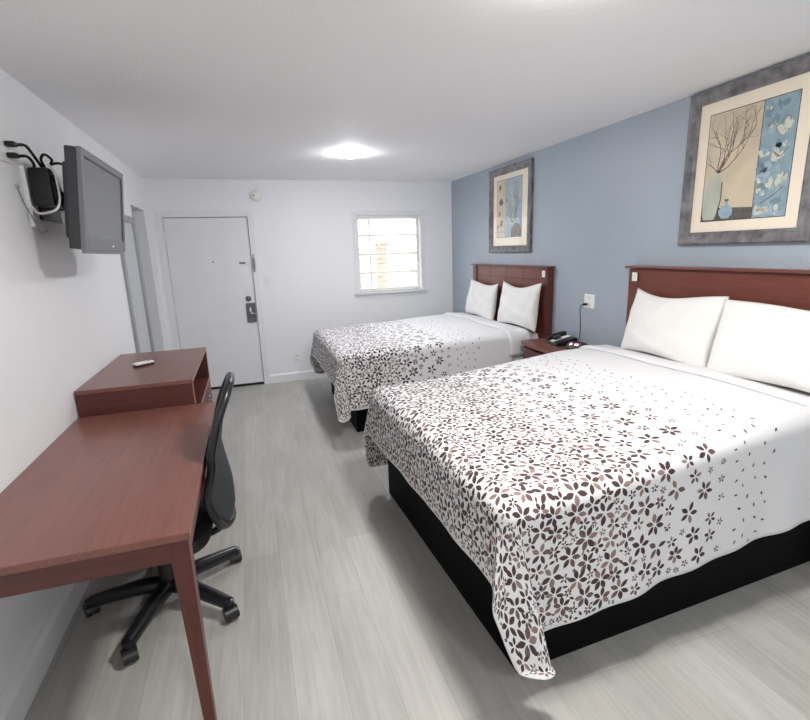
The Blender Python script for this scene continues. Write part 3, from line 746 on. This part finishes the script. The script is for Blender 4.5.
class Art:
    """flat print on a plane x = const; u runs to the viewer's right (towards -y), v up; unit square"""
    def __init__(s, x, y0, y1, z0, z1): s.x, s.y0, s.y1, s.z0, s.z1 = x, y0, y1, z0, z1; s.m = MB()
    def p(s, u, v, lay): return (s.x-.0002-lay*.00022, s.y1-(s.y1-s.y0)*u, s.z0+(s.z1-s.z0)*v)
    def poly(s, mat, pts, lay): 
        s.m.mat(M[mat]); s.m.add([s.p(u, v, lay) for u, v in pts], [tuple(range(len(pts)))])
    def rect(s, mat, u0, u1, v0, v1, lay): s.poly(mat, [(u0, v0), (u1, v0), (u1, v1), (u0, v1)], lay)
    def stroke(s, mat, pts, w0, w1, lay):
        asp = (s.y1-s.y0)/(s.z1-s.z0); s.m.mat(M[mat]); L = []; R = []; n = len(pts)
        for i, (u, v) in enumerate(pts):
            a = pts[max(i-1, 0)]; b = pts[min(i+1, n-1)]; tx, ty = (b[0]-a[0])*asp, b[1]-a[1]; q = math.hypot(tx, ty)+1e-9
            w = w0+(w1-w0)*i/(n-1); L.append(s.p(u-ty/q*w/asp, v+tx/q*w, lay)); R.append(s.p(u+ty/q*w/asp, v-tx/q*w, lay))
        o = L+R; s.m.add(o, [(i, i+1, n+i+1, n+i) for i in range(n-1)])
    def blob(s, mat, u, v, ru, rv, lay, n=14, rot=0, rough=0, r=None):
        pts = []
        for k in range(n):
            a = 2*PI*k/n; q = 1+(r.uniform(-rough, rough) if r else 0)
            x, y = ru*math.cos(a)*q, rv*math.sin(a)*q; pts.append((min(max(u+x*math.cos(rot)-y*math.sin(rot), 0), 1), min(max(v+x*math.sin(rot)+y*math.cos(rot), 0), 1)))
        s.poly(mat, pts, lay)
    def build(s, parent): return s.m.build('art_print', None, parent)
def twig(A, r, u, v, ang, ln, w, depth, mat, lay, clip):
    pts = [(u, v)]; n = 5
    for i in range(n):
        ang += r.uniform(-.38, .38); u += math.cos(ang)*ln/n*1.15; v += math.sin(ang)*ln/n
        u2 = min(max(u, clip[0]), clip[1]); v2 = min(max(v, clip[2]), clip[3]); pts.append((u2, v2))
        if u2 != u or v2 != v: break
        if depth > 0 and i >= 1 and r.random() < .7: twig(A, r, u, v, ang+r.choice((-1, 1))*r.uniform(.4, .9), ln*r.uniform(.45, .7), w*.6, depth-1, mat, lay, clip)
    if len(pts) > 2: A.stroke(mat, pts, w, w*.45, lay)
def blossom(A, r, u, v, s, lay, clip=None):
    a0 = r.uniform(0, 6)
    for k in range(5):
        a = a0+2*PI*k/5+r.uniform(-.5, .5); q = r.uniform(.7, 1.25)
        A.blob('art_blossom' if r.random() < .75 else 'art_paleblue', u+math.cos(a)*s*.95, v+math.sin(a)*s*.6, s*.8*q, s*.5*q, lay+(k % 2), 11, a*.6, .3, r)
    for k in range(2): A.blob('art_brown' if k else 'art_teal', u+r.uniform(-.5, .5)*s, v+r.uniform(-.4, .4)*s, s*.22, s*.12, lay+2, 7, r.uniform(0, 3), .3, r)
def art_vase(t, x):
    A = Art(x, 1.832, 2.318, 1.700, 2.290); r = random.Random(4); sp = .635
    A.rect('art_line', -.008, 1.008, -.007, 1.007, 0)
    A.rect('art_beige', 0, sp, 0, 1, 1); A.rect('art_blue', sp+.008, 1, 0, 1, 1)
    A.poly('art_table', [(0, 0), (sp, 0), (sp, .10), (0, .13)], 2)
    base = (.165, .45)
    for (an, ln) in ((1.8, .42), (1.5, .52), (1.15, .50), (.75, .50), (.5, .42), (2.0, .3), (1.3, .45)): twig(A, r, base[0]+r.uniform(-.02, .02), base[1], an, ln, .005, 2, 'art_twig', 3, (.01, sp-.02, .02, .985))
    A.poly('art_vase', [(.03, .01), (.165, .01), (.20, .06), (.235, .20), (.235, .36), (.20, .43), (.16, .455), (.12, .455), (.07, .43), (.015, .36), (.005, .20), (.01, .06)], 5)
    A.stroke('art_table', [(.235, .36), (.238, .20), (.20, .05)], .006, .006, 6)
    A.poly('art_bottle', [(.27, .015), (.36, .015), (.40, .05), (.405, .09), (.37, .13), (.335, .145), (.335, .18), (.30, .18), (.30, .145), (.265, .13), (.225, .09), (.235, .05)], 5)
    A.rect('art_brown', .295, .345, .175, .195, 6)
    for k in range(16): A.blob('art_teal' if k % 3 else 'art_paleblue', r.uniform(.68, .95), r.uniform(.05, .95), r.uniform(.03, .07), r.uniform(.02, .05), 2, 9, r.uniform(0, 3), .4, r)
    for (u, v, s) in ((.90, .73, .065), (.76, .77, .03), (.68, .55, .05), (.84, .52, .055), (.70, .34, .055), (.83, .28, .065), (.69, .22, .04), (.92, .60, .03), (.68, .06, .045), (.88, .05, .05), (.78, .06, .035), (.93, .33, .04), (.68, .93, .03)): blossom(A, r, min(max(u, .70), .94), v, s*.8, 3)
    A.stroke('art_brown', [(.72, .12), (.80, .16), (.88, .2), (.95, .25)], .005, .004, 7); A.stroke('art_brown', [(.70, .78), (.76, .80), (.80, .75)], .006, .003, 7)
    A.stroke('art_brown', [(.80, .55), (.88, .50), (.95, .57)], .005, .003, 7)
    A.build(t)
def art_branches(t, x):
    A = Art(x, 4.36, 4.86, 1.69, 2.27); r = random.Random(9)
    A.rect('art_line', -.008, 1.008, -.007, 1.007, 0)
    A.rect('art_beige', 0, .34, 0, 1, 1); A.rect('art_paleblue', .34, 1, 0, 1, 1)
    for (u, v, s) in ((.13, .88, .06), (.18, .62, .09), (.2, .25, .07), (.05, .2, .04), (.12, .42, .05)): A.blob('art_brown', u, v, s, s*.75, 2, 10, .5, .3, r)
    for k in range(7): twig(A, r, .62+r.uniform(-.12, .18), .22, 1.57+r.uniform(-.7, .5), r.uniform(.5, .8), .012, 2, 'art_blossom', 2, (.35, .99, .02, .98))
    for k in range(5): twig(A, r, .72+r.uniform(-.06, .06), .24, 1.57+r.uniform(-.6, .5), r.uniform(.4, .6), .006, 1, 'art_brown', 3, (.35, .99, .02, .98))
    A.poly('art_brown', [(.60, .0), (.98, .0), (.99, .12), (.93, .20), (.82, .24), (.72, .22), (.60, .12)], 5)
    A.build(t)
picture(1.690, 2.46, 1.565, 2.432, 'large framed print of a vase with twigs and blue blossoms, above the nearer bed', art_vase)
picture(4.175, 5.010, 1.530, 2.395, 'framed print of pale branches on blue, above the far bed', art_branches, .07)

# ================================================================== MIRROR on the left wall
mi = thing('wall_mirror', 'tall grey-framed mirror on the left wall beside the open doorway', 'mirror', (XL, 4.80, .4))
m = MB(); y0, y1, z0, z1, f = 4.47, 5.145, .35, 1.964, .055
for a, b, c, e in ((y0, y0+f, z0, z1), (y1-f, y1, z0, z1), (y0+f, y1-f, z0, z0+f), (y0+f, y1-f, z1-f, z1)): m.box(XL+.001, XL+.022, a, b, c, e, .003)
m.build('frame', M['mirror_frame'], mi)
m = MB(); m.box(XL+.001, XL+.010, y0+f, y1-f, z0+f, z1-f); m.build('glass', M['mirror'], mi)

# ================================================================== DESK and DRESSER
DZT = .765
dk = thing('desk', 'cherry writing desk with tapered legs along the left wall', 'desk', (.32, 2.18, 0))
dx0, dx1, dy0, dy1 = XL+.004, .645, 1.475, 2.905
m = MB(); m.box(dx0, dx1, dy0, dy1, DZT-.026, DZT, .003); m.build('desktop', M['top'], dk)
ap = .075
m = MB(); m.box(dx0+.06, dx1-.06, dy0+.012, dy0+.030, DZT-.026-ap, DZT-.026); m.build('apron', M['cherry_x'], dk)
m = MB(); m.box(dx0+.06, dx1-.06, dy1-.030, dy1-.012, DZT-.026-ap, DZT-.026); m.build('apron', M['cherry_x'], dk)
m = MB(); m.box(dx1-.032, dx1-.014, dy0+.06, dy1-.06, DZT-.026-ap, DZT-.026); m.build('apron', M['cherry_y'], dk)
m = MB(); m.box(dx0+.004, dx0+.02, dy0+.06, dy1-.06, DZT-.026-ap, DZT-.026); m.build('apron', M['cherry_y'], dk)
def leg(sx, sy):
    x = dx1-.008 if sx > 0 else dx0+.004; y = dy0+.008 if sy < 0 else dy1-.008
    w0, w1 = .058, .034; vs = []
    for (z, w) in ((0, w1), (DZT-.026-ap-.03, w0-.003), (DZT-.026, w0)):
        xa, xb = (x-w, x) if sx > 0 else (x, x+w); ya, yb = (y, y+w) if sy < 0 else (y-w, y)
        vs += [(xa, ya, z), (xb, ya, z), (xb, yb, z), (xa, yb, z)]
    m = MB(); m.add(vs, [(3, 2, 1, 0), (8, 9, 10, 11)]+[(i*4+k, i*4+(k+1) % 4, (i+1)*4+(k+1) % 4, (i+1)*4+k) for i in range(2) for k in range(4)])
    m.build('leg', M['cherry_z'], dk)
for sx in (-1, 1):
    for sy in (-1, 1): leg(sx, sy)
ds = thing('dresser', 'cherry dresser with open top shelf behind the desk', 'dresser', (.26, 3.44, 0))
ex0, ex1, ey0, ey1, ez = XL+.006, .536, 2.912, 3.955, .910
m = MB(); m.box(ex0, ex1, ey0, ey1, ez-.022, ez, .002); m.build('top', M['top'], ds)
for a in (ey0+.002, ey1-.024):
    m = MB(); m.mat(M['cherry_x']); m.box(ex0+.002, ex1-.004, a, a+.022, 0, ez-.022); m.mat(M['edge']); m.box(ex1-.004, ex1-.001, a, a+.022, 0, ez-.022); m.build('side_panel', None, ds)
m = MB(); m.box(ex0+.002, ex0+.012, ey0+.024, ey1-.024, .05, ez-.022); m.build('back_panel', M['cherry_y'], ds)
m = MB(); m.mat(M['cherry_y']); m.box(ex0+.012, ex1-.006, ey0+.024, ey1-.024, .655, .675); m.mat(M['edge']); m.box(ex1-.006, ex1-.003, ey0+.024, ey1-.024, .655, .675); m.build('shelf', None, ds)
ym = (ey0+ey1)/2
for (za, zb) in ((.36, .645), (.06, .345)):
    for (ya, yb) in ((ey0+.028, ym-.004), (ym+.004, ey1-.028)):
        m = MB(); m.box(ex0+.05, ex1-.004, ya, yb, za, zb, .002); dr = m.build('drawer', M['cherry_y'], ds)
        m = MB(); yc = (ya+yb)/2; m.tube(smoothpath([(ex1-.004, yc-.05, zb-.07), (ex1+.022, yc-.045, zb-.07), (ex1+.022, yc+.045, zb-.07), (ex1-.004, yc+.05, zb-.07)], 5), .005, 8); m.build('pull', M['metal'], dr, 40)
m = MB(); m.box(ex0+.02, ex1-.03, ey0+.026, ey1-.026, 0, .05); m.build('plinth', M['groove'], ds)
# little white remote on the dresser
rc = thing('remote_control', 'small white remote with a dark underside lying on the dresser', 'remote control', (.195, 3.43, ez))
T = Matrix.Translation((.19, 3.45, ez)) @ Matrix.Rotation(math.radians(38), 4, 'Z')
m = MB(); m.box(-.06, .06, -.022, .022, 0.0, .012, .004, T=T); m.build('battery_cover', M['black_plastic'], rc)
m = MB(); m.box(-.062, .062, -.024, .024, .011, .026, .007, 3, T=T); m.build('casing', M['white_plastic'], rc, 40)
m = MB(); m.lathe([(.007, .025), (.007, .028), (.003, .029)], 12, T @ Matrix.Translation((.035, 0, 0))); m.build('button', M['mirror_frame'], rc)

# ================================================================== OFFICE CHAIR
CX, CY = .405, 2.235
ch = thing('office_chair', 'black mesh-back office chair on casters pushed into the desk', 'chair', (CX, CY, 0))
m = MB(); m.lathe([(.034, .075), (.055, .08), (.058, .105), (.036, .125), (.03, .15)], 24, Matrix.Translation((CX, CY, 0))); m.build('base_hub', M['black_plastic'], ch, 40)
m = MB(); m.lathe([(.044, .14), (.040, .22), (.034, .23), (.034, .30)], 20, Matrix.Translation((CX, CY, 0))); m.build('gas_lift', M['black_plastic'], ch, 40)
for k in range(5):
    a = math.radians(-111+72*k); dv = Vector((math.cos(a), math.sin(a), 0)); c0 = Vector((CX, CY, 0)); R0 = .338
    pts = [c0+dv*.035+Vector((0, 0, .098)), c0+dv*.12+Vector((0, 0, .102)), c0+dv*.24+Vector((0, 0, .088)), c0+dv*R0+Vector((0, 0, .075))]
    m = MB(); m.tube(smoothpath(pts, 4), [.040-.012*i/12 for i in range(13)], 12); m.lathe([(.022, .055), (.024, .06), (.024, .088), (.012, .094)], 14, Matrix.Translation(c0+dv*R0)); lg = m.build('base_leg', M['frame_gloss'], ch, 50)
    th = a+[.7, -.5, 1.2, .3, -1.0][k]; T = Matrix.Translation(c0+dv*R0) @ Matrix.Rotation(th, 4, 'Z')
    m = MB()
    for s in (-1, 1):
        Tw = T @ Matrix.Translation((.016, s*.015, .030)) @ Matrix.Rotation(PI/2, 4, 'X')
        m.lathe([(.016, -.012), (.028, -.012), (.030, -.007), (.030, .007), (.028, .012), (.016, .012)], 20, Tw)
    cap = [(.016+.033*math.cos(t_), .030+.033*math.sin(t_)) for t_ in [math.radians(-10+190*i/8) for i in range(9)]]
    m.prism(cap, -.0285, .0285, 'y', T); m.tube([T @ Vector((0, 0, .03)), T @ Vector((0, 0, .062))], .007, 8)
    m.build('caster', M['black_plastic'], lg, 40)
m = MB(); m.box(CX-.10, CX+.12, CY-.07, CY+.07, .29, .337, .012); m.tube(smoothpath([(CX+.0, CY-.06, .315), (CX-.02, CY-.16, .307), (CX-.02, CY-.21, .311)], 4), .006, 8); m.build('tilt_mechanism', M['black_plastic'], ch, 40)
# seat: waterfall cushion
def super_pad(cx, cy, z0, z1, rx, ry, n=3.2, seg=40):
    vs = []; fs = []; prof = [(0.90, z0), (.985, z0+.012), (1.0, (z0+z1)/2), (.97, z1-.012), (.88, z1-.002), (.6, z1+.002), (.02, z1-.004)]
    for (s, z) in prof:
        for k in range(seg):
            a = 2*PI*k/seg; c, d = math.cos(a), math.sin(a)
            vs.append((cx+rx*s*abs(c)**(2/n)*(1 if c > 0 else -1), cy+ry*s*abs(d)**(2/n)*(1 if d > 0 else -1), z-(.03*max(0, -c)**3*s)))
    for i in range(len(prof)-1):
        for k in range(seg): fs.append((i*seg+k, i*seg+(k+1) % seg, (i+1)*seg+(k+1) % seg, (i+1)*seg+k))
    fs += [tuple(range(seg))[::-1], tuple((len(prof)-1)*seg+k for k in range(seg))]
    return vs, fs
m = MB(); m.add(*super_pad(CX-.02, CY, .335, .412, .24, .245)); m.build('seat', M['black_fabric'], ch, 60)
# backrest: curved mesh panel in a loop frame; u across (-1..1), v up (0..1)
ZB0, ZB1 = .40, 1.06
def back_pt(u, v):
    z = ZB0+(ZB1-ZB0)*v
    xc = float(np.interp(v, [0, .12, .3, .55, .8, 1], [.715, .735, .733, .702, .735, .778]))
    fwd = float(np.interp(v, [0, .3, .5, 1], [.10, .095, .034, .012]))*abs(u)**2
    hw = .225*(1-.10*v)*(1-.0*v)
    return Vector((xc-fwd, CY-.02+u*hw, z))
def outline(n=72):
    P = []
    for k in range(n):
        a = 2*PI*k/n; c, s = math.cos(a), math.sin(a); e = 2/3.0
        P.append((abs(c)**e*(1 if c > 0 else -1), .5+.5*abs(s)**e*(1 if s > 0 else -1)))
    return P
OL = outline()
m = MB(); m.tube([back_pt(u, v) for u, v in OL], .018, 10, closed=True); bf = m.build('back_frame', M['frame_gloss'], ch, 180)
m = MB(); rings = 9; vs = []; fs = []; nO = len(OL)
for side, dx in ((0, -.003), (1, .003)):
    for r_ in range(1, rings+1):
        for (u, v) in OL: q = r_/rings; vs.append(back_pt(u*q, .5+(v-.5)*q)+Vector((dx, 0, 0)))
    vs.append(back_pt(0, .5)+Vector((dx, 0, 0)))
blk = rings*nO+1
for s in (0, 1):
    o = s*blk
    for r_ in range(rings-1):
        for k in range(nO): fs.append((o+r_*nO+k, o+r_*nO+(k+1) % nO, o+(r_+1)*nO+(k+1) % nO, o+(r_+1)*nO+k))
    for k in range(nO): fs.append((o+rings*nO, o+(k+1) % nO, o+k))
for k in range(nO): a_ = (rings-1)*nO+k; b_ = (rings-1)*nO+(k+1) % nO; fs.append((a_, b_, b_+blk, a_+blk))
m.add(vs, fs); m.build('back_mesh', M['chair_mesh'], ch, 180)
m = MB(); m.tube(smoothpath([(CX+.08, CY, .315), (CX+.20, CY-.005, .315), (CX+.275, CY-.01, .37), (CX+.295, CY-.02, .50), (CX+.298, CY-.02, .58)], 6), .016, 12)
m.build('back_bracket', M['black_plastic'], ch, 60)

# ================================================================== TELEVISION
tilt = math.radians(6.5)
TVT = Matrix.Translation((.203, 3.075, 1.872)) @ Matrix.Rotation(tilt, 4, 'Y')     # local +x faces the room
tv = thing('television', 'grey flat television tilted down on the left wall', 'television', (.15, 3.05, 1.87))
hw, hh2 = .405, .232
m = MB(); m.box(-.062, -.010, -hw+.004, hw-.004, -hh2+.004, hh2-.002, .008, T=TVT); m.box(-.095, -.06, -hw+.07, hw-.07, -hh2+.05, hh2-.06, .02, T=TVT); m.build('back_housing', M['tv_side'], tv)
bz = MB(); bw = .038
for a, b, c, e in ((-hw, -hw+bw, -hh2, hh2), (hw-bw, hw, -hh2, hh2), (-hw+bw, hw-bw, hh2-bw*.9, hh2), (-hw+bw, hw-bw, -hh2, -hh2+.062)): bz.box(-.012, .008, a, b, c, e, .003, T=TVT)
bzo = bz.build('bezel', M['tv_bezel'], tv)
m = MB(); m.box(-.008, .002, -hw+bw-.002, hw-bw+.002, -hh2+.06, hh2-bw*.9+.002, T=TVT); m.build('screen', M['screen'], tv)
m = MB(); m.box(-.004, .0035, hw-bw-.010, hw-bw, -hh2+.062, hh2-bw*.9, T=TVT); m.box(-.004, .0035, -hw+bw, hw-bw-.010, hh2-bw*.9-.006, hh2-bw*.9, T=TVT); m.build('screen_edge', M['screen_edge'], tv)  # dark strips along the top and one side of the screen
m = MB(); n = 18; pts = [(-.012, -hw+.012)]+[(.0+.03*(1-(2*i/n-1)**2), -hw+.012+(2*hw-.024)*i/n) for i in range(n+1)]+[(-.012, hw-.012)]
m.prism(pts, -hh2-.014, -hh2+.001, 'z', TVT); m.build('speaker_bar', M['tv_bezel'], tv, 40)
m = MB(); m.box(.008, .0095, -.018, .018, -hh2+.022, -hh2+.034, .003, T=TVT @ Matrix.Translation((0, .10, 0))); m.build('badge', M['white_plastic'], bzo)
# wall bracket
br = thing('television_bracket', 'black wall bracket holding the television', 'wall bracket', (XL, 2.96, 1.9))
m = MB(); m.box(XL+.001, XL+.016, 2.93, 3.2, 1.80, 2.04, .003); m.build('wall_plate', M['black_plastic'], br)
for ya, yb in ((2.97, 3.03), (3.10, 3.16)):
    m = MB(); m.box(XL+.016, .088, ya, yb, 1.86, 1.94, .008); m.build('arm', M['black_plastic'], br)
m = MB(); m.box(.080, .094, 2.92, 3.25, 1.82, 1.98, .003); m.build('mount_plate', M['black_plastic'], br)
# power adapter block and cables
m = MB(); m.box(-.035, .055, 2.80, 2.905, 1.855, 2.03, .014)
pa = m.build('power_adapter', M['black_plastic'], None, 40)
m = MB()
for k in range(3):
    m.tube([(.058+.004*k, 2.845+(.035+.004*k)*math.cos(a), 1.945-.02*k+(.06-.006*k)*math.sin(a)) for a in [2*PI*i/20 for i in range(20)]], .0055, 6, closed=True)
m.build('cable_coil', M['cable_black'], pa, 60)
tag(pa, 'black power block and cable bundle behind the television', 'power adapter')
wp = thing('cable_plate', 'white wall plate with two black plugs beside the television', 'wall plate', (XL, 2.66, 2.08), None)
m = MB(); m.box(XL, XL+.007, 2.60, 2.71, 2.025, 2.15, .003); m.build('cover_plate', M['white_plastic'], wp)
m = MB(); m.box(XL, XL+.018, 2.80, 2.862, 1.76, 2.035, .004); tag(m.build('cord_cover', M['trim']), 'white vertical cord cover strip on the wall by the television', 'cord cover')
for (zz, lab, e) in ((2.105, 'upper black cable plugged into the wall plate by the television', (.02, 2.835, 2.035)), (2.058, 'lower black cable plugged into the wall plate by the television', (-.005, 2.815, 2.03))):
    c = thing('power_cable', lab, 'cable', (XL+.01, 2.68, zz), 'black cables by the television')
    m = MB(); m.box(XL+.007, XL+.045, 2.668, 2.706, zz-.011, zz+.011, .006); m.build('plug', M['cable_black'], c)
    m = MB(); m.tube(smoothpath([(XL+.04, 2.70, zz), (XL+.06, 2.74, zz+.006), (XL+.065, 2.785, zz-.015), e], 6), .0065, 8); m.build('wire', M['cable_black'], c, 60)
m = MB(); m.tube(smoothpath([(.03, 2.84, 2.036), (.03, 2.81, 2.065), (.05, 2.80, 2.085), (.07, 2.82, 2.065), (.05, 2.85, 2.045), (.05, 2.86, 2.05), (.08, 2.88, 2.06), (.105, 2.93, 2.05)], 7), .006, 8)
tag(m.build('cable_loop', M['cable_black'], None, 60), 'black cable loop on top of the bundle behind the television', 'cable')
m = MB(); m.tube(smoothpath([(.06, 2.80, 2.04), (.085, 2.775, 2.0), (.098, 2.745, 1.93), (.105, 2.71, 1.87), (.09, 2.695, 1.83), (.04, 2.71, 1.815), (-.005, 2.75, 1.82), (XL+.024, 2.79, 1.85)], 8), .0055, 8)
tag(m.build('antenna_cable', M['cable_white'], None, 60), 'white cable hanging in a loop beside the television', 'cable')
m = MB(); m.tube(smoothpath([(XL+.004, 2.723, 1.930), (XL+.006, 2.755, 1.87), (XL+.016, 2.785, 1.81), (XL+.024, 2.83, 1.747), (XL+.014, 2.90, 1.737), (XL+.012, 2.96, 1.75)], 8), .003, 6); m.lathe([(.008, 0), (.006, .012)], 10, Matrix.Translation((XL, 2.723, 1.932)) @ Matrix.Rotation(PI/2, 4, 'Y'))
tag(m.build('thin_wire', M['mirror_frame'], None, 60), 'thin grey wire running down the wall below the white cord cover', 'wire')

bpy.context.view_layer.update()
